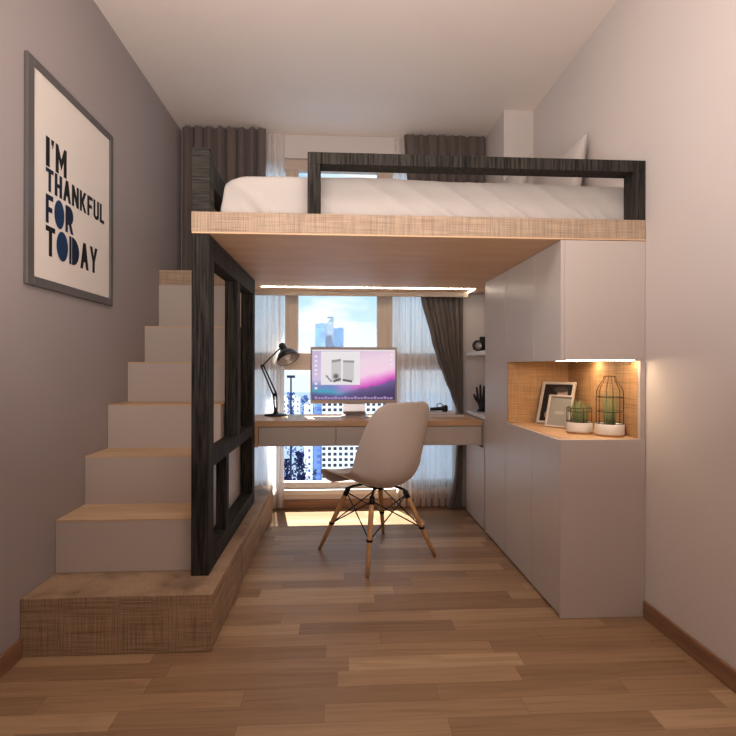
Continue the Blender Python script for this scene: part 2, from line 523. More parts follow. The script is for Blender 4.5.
# base cabinet
bc = thing('base_cabinet', 'white base cabinet below the lit niche, with an oak shelf top', 'cabinet', (1.1, 2.03, 0))
obj('carcass', bx(CX + .018, XE, 2.046, 2.70, .001, .733), M['white'], bc, .002)
obj('end_board', bx(CX, XE, 2.030, 2.0455, .001, .745), M['white'], bc, .001)
for y0, y1 in ((2.047, 2.343), (2.346, 2.698)):
    obj('door', bx(CX, CX + .017, y0, y1, .012, .743), M['white'], bc, .0015)
tp = obj('shelf_top', bx(CX + .018, XE, 2.046, 2.70, .734, .745), M['desk'], bc, .001)
# niche lining
obj('back_panel', bx(1.262, XE, 2.05, 2.699, .746, 1.076), M['oak_warm_lit'], bc)
obj('end_panel', bx(CX + .004, 1.261, 2.688, 2.699, .746, 1.076), M['oak_warm_lit'], bc)
obj('jamb', bx(1.262, XE, 2.031, 2.049, .746, 1.076), M['white'], bc, .001)
# upper cabinet
uc = thing('wall_cabinet', 'white wall cabinet under the loft platform, above the lit niche', 'cabinet', (1.1, 2.03, 1.078))
obj('carcass', bx(CX + .018, XE, 2.032, 2.70, 1.078, PZ0 - .002), M['white'], uc, .002)
for y0, y1 in ((2.032, 2.318), (2.321, 2.698)):
    obj('door', bx(CX, CX + .017, y0, y1, 1.074, PZ0 - .002), M['white'], uc, .0015)
obj('led_strip', bx(.96, 1.25, 2.055, 2.063, 1.0762, 1.078), M['led2'], uc)
obj('led_strip', bx(1.02, 1.25, 2.36, 2.372, 1.0768, 1.078), M['led2'], uc)  # extra strip, added only to brighten the niche
# tall cabinet
tcab = thing('tall_cabinet', 'tall narrow white cabinet between the lit niche and the open bookcase', 'cabinet', (1.1, 2.702, 0))
obj('carcass', bx(CX + .018, XE, 2.702, 3.094, .001, PZ0 - .002), M['white'], tcab, .002)
obj('door', bx(CX, CX + .017, 2.702, 2.733, .012, PZ0 - .002), M['white'], tcab, .001)
obj('door', bx(CX, CX + .017, 2.736, 3.094, .012, PZ0 - .002), M['white'], tcab, .0015)
# open bookcase beside the desk
bk = thing('bookcase', 'white open bookcase at the right end of the desk, with a closed cupboard below', 'bookcase', (1.1, 3.1, 0))
BY0, BY1 = 3.096, 3.598
obj('side_panel', bx(CX, XE, BY0, BY0 + .016, .001, PZ0 - .002), M['white'], bk, .001)
obj('back_panel', bx(1.262, XE, BY0 + .017, BY1 - .001, .001, PZ0 - .002), M['white_in'], bk)
obj('shelf', bx(CX, 1.261, BY0 + .017, BY1 - .001, .712, .735), M['frame_white'], bk, .001)
obj('shelf', bx(CX, 1.261, BY0 + .017, BY1 - .001, 1.126, 1.152), M['frame_white'], bk, .001)
obj('carcass', bx(CX + .018, 1.261, BY0 + .017, BY1 - .017, .001, .711), M['white'], bk, .001)
d = obj('door', bx(CX + .001, CX + .017, BY0 + .04, BY1 - .017, .012, .70), M['white'], bk, .0015)
obj('handle', bx(CX - .012, CX + .001, BY0 + .052, BY0 + .12, .532, .538), M['wire'], d, .001)

# ------------------------------------------------------------------ desk
DZ = .705
dk = thing('desk', 'built-in oak desk with white drawer fronts below the window', 'desk', (.2, 3.162, .54))
obj('desk_top', bx(-.589, CX - .0015, 3.162, 3.60, DZ - .036, DZ), M['desk'], dk, .002)
obj('carcass', bx(-.500, CX - .004, 3.19, 3.585, .545, DZ - .037), M['white'], dk, .001)
obj('side_panel', bx(-.589, -.507, 3.164, 3.59, .54, DZ - .037), M['desk'], dk, .001)
for x0, x1 in ((-.504, -.0225), (-.0185, .447), (.451, CX - .004)):
    obj('drawer', bx(x0, x1, 3.170, 3.189, .545, DZ - .040), M['white'], dk, .002)

# ------------------------------------------------------------------ curtains
def lerp_tab(tab):
    def f(z):
        if z <= tab[0][0]: return tab[0][1]
        for (a, va), (b_, vb) in zip(tab, tab[1:]):
            if z <= b_:
                t = (z - a) / (b_ - a); t = t * t * (3 - 2 * t) * .5 + t * .5
                return va + (vb - va) * t
        return tab[-1][1]
    return f
def curtain(name, label, mat, left, right, z0, z1, y0, amp, wl, cat, group, seed=0, nx=160, nz=40, thick=0, grow=None, bottom=None):
    """left/right: functions of z giving the edges"""
    bm = BM(); g = []
    for j in range(nz + 1):
        row = []
        for i in range(nx + 1):
            u = i / nx
            z = z0 + (z1 - z0) * j / nz
            xl, xr = left(z), right(z)
            x = xl + (xr - xl) * u
            W = right(z1) - left(z1)
            ph = u * W / wl
            k = ph * 2 * PI + 1.6 * noise.noise(Vector((ph * .8, seed, z * .25)))
            a = amp * (1 + .35 * noise.noise(Vector((ph * .9, seed + 3, 1))))
            y = y0 + a * math.sin(k) + .25 * a * math.sin(2.3 * k + seed)
            zz = z
            if j == nz: zz += .006 * math.sin(k)
            row.append(bm.verts.new((x + .25 * a * math.cos(k), y, zz)))
        g.append(row)
    for j in range(nz):
        for i in range(nx):
            bm.faces.new((g[j][i], g[j][i + 1], g[j + 1][i + 1], g[j + 1][i]))
    o = obj(name, bm, mat, smooth=True)
    return tag(o, label, cat, group)

curtain('curtain', 'full-length taupe curtain hanging straight in the corner behind the stairs', M['drape'],
        lambda z: -1.125, lerp_tab([(1.5, -.66), (1.62, -.65), (1.80, -.538), (2.74, -.533)]), .012, ZC - .008, 3.605, .030, .074, 'curtain', 'taupe window curtains', 1)
cl = lerp_tab([(.01, .80), (.12, .835), (.295, .856), (.55, .866), (.732, .862), (.842, .820), (.965, .768), (1.10, .715), (1.241, .672), (1.553, .590), (1.9, .53), (2.74, .464)])
cr = lerp_tab([(.01, .896), (.55, .903), (.732, .904), (1.2, .904), (1.62, .906), (1.75, .98), (2.1, 1.06), (2.74, 1.070)])
curtain('curtain', 'taupe curtain swept aside and gathered by the bookcase', M['drape'],
        cl, cr, .012, ZC - .008, 3.628, .020, .075, 'curtain', 'taupe window curtains', 5, nz=90)
curtain('sheer_curtain', 'narrow white sheer strip by the desk lamp, left of the window', M['sheer'],
        lambda z: -.70, lambda z: -.397, .012, ZC - .01, 3.680, .012, .040, 'sheer curtain', 'white sheer curtains', 2, nx=140, nz=6)
curtain('sheer_curtain', 'wide white sheer beside the gathered curtain, right of the monitor', M['sheer'],
        lambda z: .394, lambda z: .895, .012, ZC - .01, 3.680, .012, .048, 'sheer curtain', 'white sheer curtains', 8, nx=220, nz=6)

# ------------------------------------------------------------------ poster
ps = thing('framed_poster', 'large dark grey framed poster with bold lettering on the grey wall', 'poster', (XL, 2.24, 1.35))
py0, py1, pz0, pz1 = 1.880, 2.568, 1.3465, 2.193
bw = .030
bm = BM()
xa, xb = XL + .001, XL + .016
add_box(bm, xa, xb, py0, py0 + bw + .012, pz0, pz1)
add_box(bm, xa, xb, py1 - bw, py1, pz0, pz1)
add_box(bm, xa, xb, py0 + bw + .012, py1 - bw, pz0, pz0 + bw + .006)
add_box(bm, xa, xb, py0 + bw + .012, py1 - bw, pz1 - bw, pz1)
obj('frame', bm, M['pframe'], ps, .003)
xp = XL + .008
prt = obj('print', bx(xa, xp, py0 + .02, py1 - .02, pz0 + .02, pz1 - .02), M['picture'], ps)

def ell(cx, cy, rx, ry, n=28, a0=0, a1=2 * PI):
    full = abs(a1 - a0 - 2 * PI) < 1e-6
    return [(cx + rx * math.cos(a0 + (a1 - a0) * k / (n if full else n - 1)), cy + ry * math.sin(a0 + (a1 - a0) * k / (n if full else n - 1))) for k in range(n)]
def glyph(ch):
    """polygons in a 0..w x 0..1 cell, condensed solid stencil letters"""
    s = .17
    if ch == 'I': return .2, [[(0, 0), (.2, 0), (.2, 1), (0, 1)]]
    if ch == "'": return .16, [[(.04, .66), (.12, .8), (.16, 1), (0, 1), (0, .82), (.06, .8)]]
    if ch == 'M': return .62, [[(0, 0), (.17, 0), (.17, .52), (.31, .16), (.45, .52), (.45, 0), (.62, 0), (.62, 1), (.48, 1), (.31, .56), (.14, 1), (0, 1)]]
    if ch == 'T': return .5, [[(.165, 0), (.335, 0), (.335, .82), (.5, .82), (.5, 1), (0, 1), (0, .82), (.165, .82)]]
    if ch == 'H': return .5, [[(0, 0), (.18, 0), (.18, .4), (.32, .4), (.32, 0), (.5, 0), (.5, 1), (.32, 1), (.32, .58), (.18, .58), (.18, 1), (0, 1)]]
    if ch == 'A': return .56, [[(0, 0), (.17, 0), (.23, .27), (.33, .27), (.39, 0), (.56, 0), (.37, 1), (.19, 1)]]
    if ch == 'N': return .54, [[(0, 0), (.17, 0), (.17, .5), (.36, 0), (.54, 0), (.54, 1), (.37, 1), (.37, .5), (.18, 1), (0, 1)]]
    if ch == 'K': return .54, [[(0, 0), (.17, 0), (.17, .38), (.35, 0), (.54, 0), (.3, .5), (.53, 1), (.34, 1), (.17, .62), (.17, 1), (0, 1)]]
    if ch == 'F': return .46, [[(0, 0), (.18, 0), (.18, .4), (.40, .4), (.40, .58), (.18, .58), (.18, .82), (.46, .82), (.46, 1), (0, 1)]]
    if ch == 'U': return .5, [[(0, 1), (0, .22)] + ell(.25, .22, .25, .22, 12, PI, 2 * PI)[1:] + [(.5, 1), (.33, 1), (.33, .24), (.25, .17), (.17, .24), (.17, 1)]]
    if ch == 'L': return .42, [[(0, 0), (.42, 0), (.42, .18), (.18, .18), (.18, 1), (0, 1)]]
    if ch == 'O': return .66, [ell(.33, .5, .33, .52, 36)]
    if ch == 'R': return .58, [[(0, 0), (.17, 0), (.17, .30), (.24, .30), (.38, 0), (.58, 0), (.42, .36)] + ell(.26, .66, .30, .34, 16, -PI / 3, PI / 2) + [(0, 1)]]
    if ch == 'D': return .62, [[(0, 0), (.13, 0), (.13, 1), (0, 1)], [(.16, 0)] + ell(.2, .5, .42, .5, 20, -PI / 2, PI / 2) + [(.16, 1)]]
    if ch == 'Y': return .56, [[(.2, 0), (.37, 0), (.37, .42), (.56, 1), (.38, 1), (.285, .64), (.19, 1), (0, 1), (.2, .42)]]
def lettering(text, y0, y1, z0, z1, cols):
    gap = .075
    tot = sum(glyph(c)[0] for c in text) + gap * (len(text) - 1)
    sy = (y1 - y0) / tot
    bm = BM(); u = 0
    for c, ci in zip(text, cols):
        w, polys = glyph(c)
        for p in polys:
            f = bm.faces.new([bm.verts.new((xp + .0012, y0 + (u + a) * sy, z0 + b_ * (z1 - z0))) for a, b_ in p])
            f.material_index = ci
        u += w + gap
    for f in bm.faces: f.normal_update()
    bmesh.ops.triangulate(bm, faces=bm.faces, ngon_method='EAR_CLIP')
    o = obj('lettering', bm, [M['ink'], M['navy'], M['blue']], prt)
    # recalculated normals of a flat sheet may face the wall: harmless (two sided)
    return o
lettering("I'M", 2.004, 2.152, 1.826, 1.942, (0, 0, 0))
lettering('THANKFUL', 2.004, 2.485, 1.731, 1.821, (1, 1, 0, 0, 0, 0, 0, 0))
lettering('FOR', 2.004, 2.207, 1.606, 1.718, (1, 2, 1))
lettering('TODAY', 2.004, 2.418, 1.479, 1.596, (0, 2, 1, 0, 0))

# ------------------------------------------------------------------ chair
def make_chair(loc, ang):
    t = thing('shell_chair', 'white moulded shell chair on splayed beech legs in front of the desk', 'chair', loc, ang)
    # local axes: +y is the way the sitter faces, x to the sitter's right
    prof = [  # (y, z, half width, curl forward/up amount dy, dz)
        (.228, .368, .150, .0, .004), (.252, .392, .185, .0, .006), (.262, .418, .205, 0, .010), (.246, .437, .216, 0, .016), (.195, .440, .228, 0, .026),
        (.10, .424, .238, 0, .044), (.0, .404, .242, .0, .070), (-.09, .392, .242, .012, .100), (-.155, .402, .240, .050, .110),
        (-.200, .440, .236, .095, .090), (-.226, .510, .231, .115, .045), (-.243, .600, .232, .108, .012), (-.254, .690, .224, .085, 0),
        (-.263, .765, .210, .060, 0), (-.269, .818, .190, .040, 0), (-.273, .848, .160, .028, 0), (-.275, .863, .118, .018, 0)]
    bm = BM(); g = []
    N = 22
    for y, z, w, cy, cz in prof:
        row = []
        for i in range(N + 1):
            u = i / N * 2 - 1
            k = abs(u) ** 2.3
            row.append(bm.verts.new((u * w, y + cy * k, z + cz * k)))
        g.append(row)
    for a, b_ in zip(g, g[1:]):
        for i in range(N): bm.faces.new((a[i], a[i + 1], b_[i + 1], b_[i]))
    sh = obj('seat_shell', bm, M['shell'], t, smooth=True, local=True)
    so = sh.modifiers.new('solid', 'SOLIDIFY'); so.thickness = .011; so.offset = 0
    sb = sh.modifiers.new('sub', 'SUBSURF'); sb.levels = 2; sb.render_levels = 2
    S, T, ZT, ZL = .232, .112, .360, 0
    sg = [(-1, -1), (1, -1), (1, 1), (-1, 1)]
    def pt(s, f):      # f = 0 foot .. 1 top
        return Vector((s[0] * (S + (T - S) * f), s[1] * (S + (T - S) * f) - .0, .0 + ZT * f))
    for s in sg:
        bm = BM()
        add_tube(bm, [pt(s, 0), pt(s, .35), pt(s, .75), pt(s, .97)], [.0095, .0125, .0145, .013], 14)
        lg = obj('leg', bm, M['leg'], t, local=True)
        bm = BM()
        top = pt(s, .93)
        add_tube(bm, [top, pt(s, 1.0), Vector((s[0] * .09, s[1] * .09, ZT + .012)), Vector((s[0] * .045, s[1] * .045, ZT + .026))], [.0075, .0075, .007, .007], 10)
        add_tube(bm, [pt(s, .88), pt(s, .99)], .0150, 12)
        obj('bracket', bm, M['wire'], t, local=True)
    for a, b_ in zip(sg, sg[1:] + sg[:1]):
        for p, q in ((a, b_), (b_, a)):
            bm = BM()
            add_tube(bm, [pt(p, .93), pt(q, .43)], .0036, 8)
            for e in (pt(q, .43),):
                add_tube(bm, [e + Vector((0, 0, -.006)), e + Vector((0, 0, .006))], .0165, 10)
            obj('brace', bm, M['wire'], t, local=True)
    bm = BM()
    add_box(bm, -.06, .06, -.075, .075, ZT + .018, ZT + .034)
    obj('seat_mount', bm, M['wire'], t, local=True, bevel=.004)
    return t
make_chair((.209, 2.806, .001), math.radians(33))

# ------------------------------------------------------------------ desk lamp
lz = DZ + .001
lx, ly = -.440, 3.50
lp = thing('desk_lamp', 'black articulated desk lamp at the left end of the desk', 'lamp', (lx, ly, lz))
bm = BM(); add_lathe(bm, [(0, 0), (.078, 0), (.080, .004), (.076, .011), (.02, .015), (.014, .03), (.012, .055), (0, .055)], 36, (lx, ly, lz))
obj('base', bm, M['lampblack'], lp)
P0 = Vector((lx, ly, lz + .045)); P1 = Vector((lx - .005, ly, lz + .145)); P2 = Vector((lx - .093, ly, lz + .345)); P3 = Vector((lx + .030, ly, lz + .468))
bm = BM()
for s in (-.011, .011):
    add_tube(bm, [P0 + Vector((s * .8, 0, 0)), P1 + Vector((s, 0, 0))], .0054, 8)
obj('stem', bm, M['lampblack'], lp)
bm = BM()
for s in (-.011, .011):
    add_tube(bm, [P1 + Vector((s, 0, s * .3)), P2 + Vector((s * .7, 0, s * .3))], .0056, 8)
add_tube(bm, [P1 + Vector((0, -.012, 0)), P1 + Vector((0, .012, 0))], .013, 12)
add_tube(bm, [P2 + Vector((0, -.011, 0)), P2 + Vector((0, .011, 0))], .011, 12)
obj('lower_arm', bm, M['lampblack'], lp)
bm = BM()
for s in (.035, .11):
    a = P1.lerp(P2, s * 2); b_ = P1.lerp(P2, s * 2 + .16)
pts = []
for k in range(40):
    q = P0.lerp(P1, .1 + .8 * k / 39)
    pts.append(q + Vector((.004 * math.cos(k * 1.3), .004 * math.sin(k * 1.3), 0)))
add_tube(bm, pts, .0014, 6)
obj('spring', bm, M['chrome'], lp)
bm = BM(); add_tube(bm, [P2, P3], .0052, 8)
obj('upper_arm', bm, M['lampblack'], lp)
# shade: axis tilted down to the right and slightly toward the room
ax = Vector((.42, -.38, -.82)).normalized()
rot = ax.to_track_quat('Z', 'Y').to_matrix()
SC = P3 + Vector((.012, 0, .018))
bm = BM()
add_lathe(bm, [(0, -.014), (.017, -.013), (.024, -.004), (.025, .032), (.033, .046), (.055, .062), (.071, .085), (.079, .112), (.080, .118), (.077, .117), (.069, .088), (.050, .066), (.028, .05), (0, .046)], 36, SC, axis=rot)
sd = obj('lamp_shade', bm, M['lampblack'], lp)
bm = BM(); add_lathe(bm, [(.0755, .1165), (.0675, .089), (.0485, .067), (.027, .052)], 36, SC, axis=rot)
obj('shade_lining', bm, M['lining'], sd)
bm = BM(); add_lathe(bm, [(0, .118), (.017, .112), (.026, .098), (.026, .085), (.014, .066), (.012, .05), (0, .05)], 24, SC, axis=rot)
obj('bulb', bm, M['paper'], lp)

# ------------------------------------------------------------------ monitor
mn = thing('computer_monitor', 'wide silver computer monitor with a purple landscape desktop, in the middle of the desk', 'monitor', (.1, 3.45, DZ + .001))
mx0, mx1, my, mz0, mz1 = -.198, .399, 3.45, .792, 1.182
obj('housing', bx(mx0, mx1, my, my + .022, mz0, mz1), M['bezel'], mn, .004)
def screen_mat():
    m, nt, b, o = new_mat('desktop picture')
    tc = nt.nodes.new('ShaderNodeTexCoord')
    sp = nt.nodes.new('ShaderNodeSeparateXYZ'); nt.links.new(tc.outputs['Generated'], sp.inputs[0])
    u, v = sp.outputs['X'], sp.outputs['Z']
    n = nmap(nt, tc, (7, 7, 12), 4, .6)
    nn = mth(nt, 'MULTIPLY', mth(nt, 'SUBTRACT', n.outputs['Fac'], .5), .14)
    # ridge height: valley near u = .42, rising to the right
    du = mth(nt, 'SUBTRACT', u, .36)
    ridge = mth(nt, 'ADD', mth(nt, 'MULTIPLY', mth(nt, 'MAXIMUM', du, 0), .42), .13)
    ridge = mth(nt, 'ADD', ridge, mth(nt, 'MULTIPLY', mth(nt, 'MAXIMUM', mth(nt, 'MULTIPLY', du, -1), 0), .10))
    dd = mth(nt, 'ADD', mth(nt, 'SUBTRACT', v, ridge), nn)
    dr = mth(nt, 'ADD', mth(nt, 'MULTIPLY', dd, .9), .25)
    right = ramp(nt, dr, [(0.02, sr(62, 50, 96)), (.17, sr(84, 72, 122)), (.24, sr(112, 84, 146)), (.275, sr(206, 70, 186)), (.36, sr(236, 140, 214)), (.47, sr(244, 206, 230)), (.72, sr(232, 206, 222)), (1, sr(204, 168, 206))])
    left = ramp(nt, dr, [(0.02, sr(64, 58, 100)), (.2, sr(84, 84, 140)), (.26, sr(64, 160, 190)), (.36, sr(112, 130, 196)), (.48, sr(206, 190, 226)), (1, sr(182, 162, 200))])
    fac = nt.nodes.new('ShaderNodeMapRange'); fac.inputs['From Min'].default_value = .25; fac.inputs['From Max'].default_value = .6
    nt.links.new(u, fac.inputs['Value'])
    c = mixc(nt, left.outputs[0], right.outputs[0], fac.outputs[0], 'MIX')
    b.inputs['Base Color'].default_value = (.02, .02, .02, 1); b.inputs['Roughness'].default_value = .3
    nt.links.new(c, b.inputs['Emission Color']); b.inputs['Emission Strength'].default_value = .95
    return m
sx0, sx1, sz0, sz1 = -.186, .386, .818, 1.163
scr = obj('screen', bx(sx0, sx1, my - .0012, my, sz0, sz1), screen_mat(), mn)
EW = emis('screen white', sr(240, 234, 238), .9); EG = emis('screen grey', sr(150, 148, 150), .9); EL = emis('screen light grey', sr(206, 202, 204), .9); ED = emis('screen dark', sr(92, 92, 96), .9); EP = emis('screen lilac', sr(168, 140, 190), .9)
def su(u): return sx0 + (sx1 - sx0) * u
def sv(v): return sz0 + (sz1 - sz0) * v
yq = my - .0022
bm = BM()
def quad(bm, u0, u1, v0, v1, mi, d=0, sk=0):
    f = bm.faces.new([bm.verts.new(p) for p in ((su(u0), yq - d, sv(v0)), (su(u1), yq - d, sv(v0 + sk)), (su(u1), yq - d, sv(v1 + sk)), (su(u0), yq - d, sv(v1)))]); f.material_index = mi
quad(bm, .105, .575, .30, .965, 0)
quad(bm, .23, .345, .36, .80, 1, .0004); quad(bm, .37, .50, .38, .79, 1, .0004)
quad(bm, .235, .345, .74, .79, 2, .0006, .03); quad(bm, .37, .505, .75, .79, 2, .0006, -.01)
quad(bm, .255, .345, .345, .39, 3, .0006, .05); quad(bm, .365, .48, .375, .42, 3, .0006, -.03)
f = bm.faces.new([bm.verts.new((su(.285 + a), yq - .0008, sv(.47 + b_ * 1.6))) for a, b_ in ell(0, 0, .038, .038, 20)]); f.material_index = 2
f = bm.faces.new([bm.verts.new((su(.285 + a), yq - .0010, sv(.47 + b_ * 1.6))) for a, b_ in ell(0, 0, .02, .02, 20)]); f.material_index = 3
f = bm.faces.new([bm.verts.new((su(a), yq - .0006, sv(b_))) for a, b_ in ((.155, .48), (.175, .50), (.24, .37), (.225, .35))]); f.material_index = 2
quad(bm, 0, 1, .975, 1, 0)
for k in range(24): quad(bm, .03 + k * .0395, .03 + k * .0395 + .031, .015, .05 + .02 * ((k * 7) % 3 == 0), (k * 5) % 3 and 0 or 4)
for v in (.84, .75, .66, .57, .49, .30, .21): quad(bm, .03, .062, v, v + .045, 0)
for v in (.87, .78, .69): quad(bm, .94, .97, v, v + .045, 0)
obj('desktop_graphics', bm, [EW, EL, EG, ED, EP], scr)
# foot: bent sheet
bm = BM()
prof = [(3.494, .90), (3.487, .79), (3.480, .735), (3.462, .716), (3.43, .7105), (3.395, .7085)]
w = [.075, .076, .078, .082, .085, .086]
rows = []
for (y, z), ww in zip(prof, w):
    rows.append([bm.verts.new((.104 - ww, y, z - .0)), bm.verts.new((.104 + ww, y, z))])
for a, b_ in zip(rows, rows[1:]): bm.faces.new((a[0], a[1], b_[1], b_[0]))
fo = obj('stand', bm, M['alu'], mn)
s = fo.modifiers.new('solid', 'SOLIDIFY'); s.thickness = .006; s.offset = 0
obj('back_mount', bx(.03, .178, my + .022, 3.4905, .84, .94), M['alu'], mn, .004)
bm = BM()
add_box(bm, .012, .196, 3.36, 3.56, DZ + .0005, DZ + .005)
obj('base', bm, M['alu'], mn, .002)

# ------------------------------------------------------------------ things on the desk, right side
def booklet(label, x0, x1, y0, y1, z0, z1, rot, mat):
    t = thing('magazine', label, 'magazine', ((x0 + x1) / 2, (y0 + y1) / 2, z0), rot, 'magazines on the desk')
    hx, hy = (x1 - x0) / 2, (y1 - y0) / 2
    obj('pages', bx(-hx + .002, hx - .002, -hy + .002, hy - .002, .0015, z1 - z0 - .0015), M['paper'], t, local=True)
    bm = BM()
    add_box(bm, -hx, hx, -hy, hy, 0, .0014); add_box(bm, -hx, hx, -hy, hy, z1 - z0 - .0014, z1 - z0); add_box(bm, -hx, -hx + .0015, -hy, hy, .0014, z1 - z0 - .0014)
    obj('cover', bm, mat, t, local=True)
    return t
MG1 = plain('magazine cover taupe', sr(150, 134, 128), .35); MG2 = plain('magazine cover pale', sr(214, 200, 190), .35)
booklet('taupe magazine at the bottom of the stack on the desk beside the bookcase', .56, .85, 3.36, 3.56, DZ + .0005, DZ + .016, .03, MG1)
booklet('pale magazine on top of the taupe one on the desk', .575, .80, 3.375, 3.55, DZ + .0165, DZ + .031, -.10, MG2)
gd = thing('pocket_torch', 'small black tubular torch-like gadget lying on the magazines', 'gadget', (.725, 3.46, DZ + .0315))
gz = DZ + .0315
bm = BM(); A = Vector((.64, 3.48, gz + .0125)); B = Vector((.745, 3.43, gz + .0225))
add_tube(bm, [A, A.lerp(B, .62), A.lerp(B, .7), A.lerp(B, .78), B], [.012, .013, .015, .023, .023], 18)
obj('body', bm, M['dark'], gd)
bm = BM(); add_tube(bm, [B, B.lerp(A, -.03)], [.020, .017], 18)
obj('lens', bm, M['wire'], gd)
bm = BM()
pts = [(.70 + .022 * math.cos(a), 3.448, gz + .040 + .014 * math.sin(a)) for a in [k / 16 * 2 * PI for k in range(16)]]
add_tube(bm, pts, .003, 8, closed=True)
obj('clip', bm, M['dark'], gd)

# camera on the bookcase shelf
cz = 1.153
cm = thing('camera', 'black camera with a round lens on the upper bookcase shelf', 'camera', (1.000, 3.475, cz), math.radians(-36))
cm.scale = (1.12, 1.12, 1.12)
bm = BM(); add_box(bm, -.030, .060, -.022, .026, .0, .072); add_box(bm, -.006, .036, -.024, .022, .072, .094)
obj('body', bm, M['dark'], cm, .005, local=True)
bm = BM(); add_lathe(bm, [(0, 0), (.031, 0), (.033, .004), (.033, .028), (.029, .034), (.034, .036), (.034, .056), (.028, .058), (.026, .044), (0, .040)], 28, (.004, -.021, .036), axis=Matrix.Rotation(PI / 2, 3, 'X'))
ln = obj('lens_barrel', bm, M['dark'], cm, local=True)
bm = BM(); add_lathe(bm, [(0, .051), (.016, .050), (.0255, .0465), (.0255, .0445), (0, .0445)], 24, (.004, -.021, .036), axis=Matrix.Rotation(PI / 2, 3, 'X'))
obj('front_glass', bm, M['alu'], ln, local=True)
bm = BM(); add_lathe(bm, [(0, 0), (.011, 0), (.011, .008), (0, .009)], 16, (.046, 0, .0725))
obj('dial', bm, M['chrome'], cm, local=True)

# hand sculpture on the bottom bookcase shelf
def hand_sculpture(loc, rz):
    t = thing('hand_sculpture', 'matte black upright hand sculpture on the bottom bookcase shelf', 'sculpture', loc, rz)
    me = bpy.data.meshes.new('hand')
    V, Ed, Rr = [], [], []
    def chain(pts, rs, root=None):
        prev = root
        for p, r in zip(pts, rs):
            V.append(p); Rr.append(r)
            if prev is not None: Ed.append((prev, len(V) - 1))
            prev = len(V) - 1
        return prev
    chain([(0, 0, .0), (0, 0, .028), (0, 0, .058)], [(.027, .022), (.023, .018), (.025, .018)])
    base = 2
    heads = [(-.030, .094, .0082, [.0, .034, .058, .078]), (-.0105, .100, .0086, [0, .038, .066, .088]), (.0105, .098, .0084, [0, .036, .062, .082]), (.029, .090, .0074, [0, .027, .048, .064])]
    for i, (x, z, r, ls) in enumerate(heads):
        pts = [(x * .75, 0, z - .022)] + [(x * (1 + l * 3.2), -.010 * (l / .07) ** 1.5 * (1 + .35 * i), z + l) for l in ls]
        chain(pts, [(.012, .013), (r * 1.15, r * 1.2), (r, r), (r * .95, r * .95), (r * .7, r * .7)], base)
    chain([(-.020, -.006, .060), (-.040, -.013, .082), (-.052, -.018, .104), (-.057, -.024, .122)], [(.013, .013), (.0105, .0105), (.009, .009), (.0065, .0065)], base)
    me.from_pydata(V, Ed, [])
    o = bpy.data.objects.new('hand', me); C.objects.link(o); o.parent = t
    sk = o.modifiers.new('skin', 'SKIN')
    for i, r in enumerate(Rr): me.skin_vertices[0].data[i].radius = r
    for i in range(len(V)): me.skin_vertices[0].data[i].use_root = (i == 0)
    sb = o.modifiers.new('sub', 'SUBSURF'); sb.levels = 2; sb.render_levels = 2
    me.materials.append(M['dark'])
    bm = BM(); add_lathe(bm, [(0, 0), (.034, 0), (.034, .010), (.030, .013), (0, .013)], 28)
    obj('base', bm, M['dark'], t, local=True)
    return t
hand_sculpture((1.000, 3.455, .7365), math.radians(-15))

# ------------------------------------------------------------------ niche: two picture frames and two caged pots
NZ = .746
def photo_frame(label, base, yaw, w, h, lean, bw, fm, mats, pic):
    t = thing('photo_frame', label, 'photo frame', (base[0], base[1], NZ), yaw, 'photo frames in the niche')
    cl_, sl = math.cos(lean), math.sin(lean)
    def tr(bm):
        bmesh.ops.transform(bm, matrix=Matrix.Rotation(-lean, 4, 'X'), verts=bm.verts)
        return bm
    d0 = .014
    bm = BM()
    add_box(bm, -w / 2, -w / 2 + bw, -d0, 0, 0, h); add_box(bm, w / 2 - bw, w / 2, -d0, 0, 0, h)
    add_box(bm, -w / 2 + bw, w / 2 - bw, -d0, 0, 0, bw); add_box(bm, -w / 2 + bw, w / 2 - bw, -d0, 0, h - bw, h)
    obj('frame', tr(bm), fm, t, .0015, local=True)
    bm = BM(); add_box(bm, -w / 2 + bw * .5, w / 2 - bw * .5, -.006, -.001, bw * .5, h - bw * .5)
    for poly, mi in pic:
        f = bm.faces.new([bm.verts.new((a * (w / 2 - bw), -.0066 - .0002 * mi, bw + (h - 2 * bw) * b_)) for a, b_ in poly]); f.material_index = mi
    obj('photo', tr(bm), mats, t, local=True)
    bm = BM()
    e = h * .8
    # easel back leg
    a = Matrix.Rotation(-lean, 4, 'X') @ Vector((0, .001, e))
    add_tube(bm, [a, (0, a.y + .028, .003)], .003, 8)
    obj('easel_leg', bm, M['wire'], t, local=True)
    return t
face = [([(a, b_) for a, b_ in ell(.35, .72, .38, .2, 20)], 1), ([(a, b_) for a, b_ in ell(-.4, .18, .3, .12, 14)], 1), ([(a, b_) for a, b_ in ell(.2, .86, .5, .08, 16)], 2)]
photo_frame('larger leaning photo frame holding a dark portrait, rear left of the niche', (1.118, 2.560), math.radians(-52), .185, .232, math.radians(19), .014, M['silver'],
            [plain('photo black', sr(30, 26, 28), .4), plain('photo grey', sr(150, 132, 124), .4), plain('photo dark grey', sr(70, 62, 60), .4)], face)
photo_frame('smaller pale photo frame with a grey picture, leaning before the larger frame', (1.083, 2.425), math.radians(-52), .130, .165, math.radians(17), .009, M['silver'],
            [plain('photo pale grey', sr(150, 146, 140), .4), plain('photo pale mark', sr(176, 170, 162), .4)], [(ell(0, .45, .5, .06, 16), 1)])

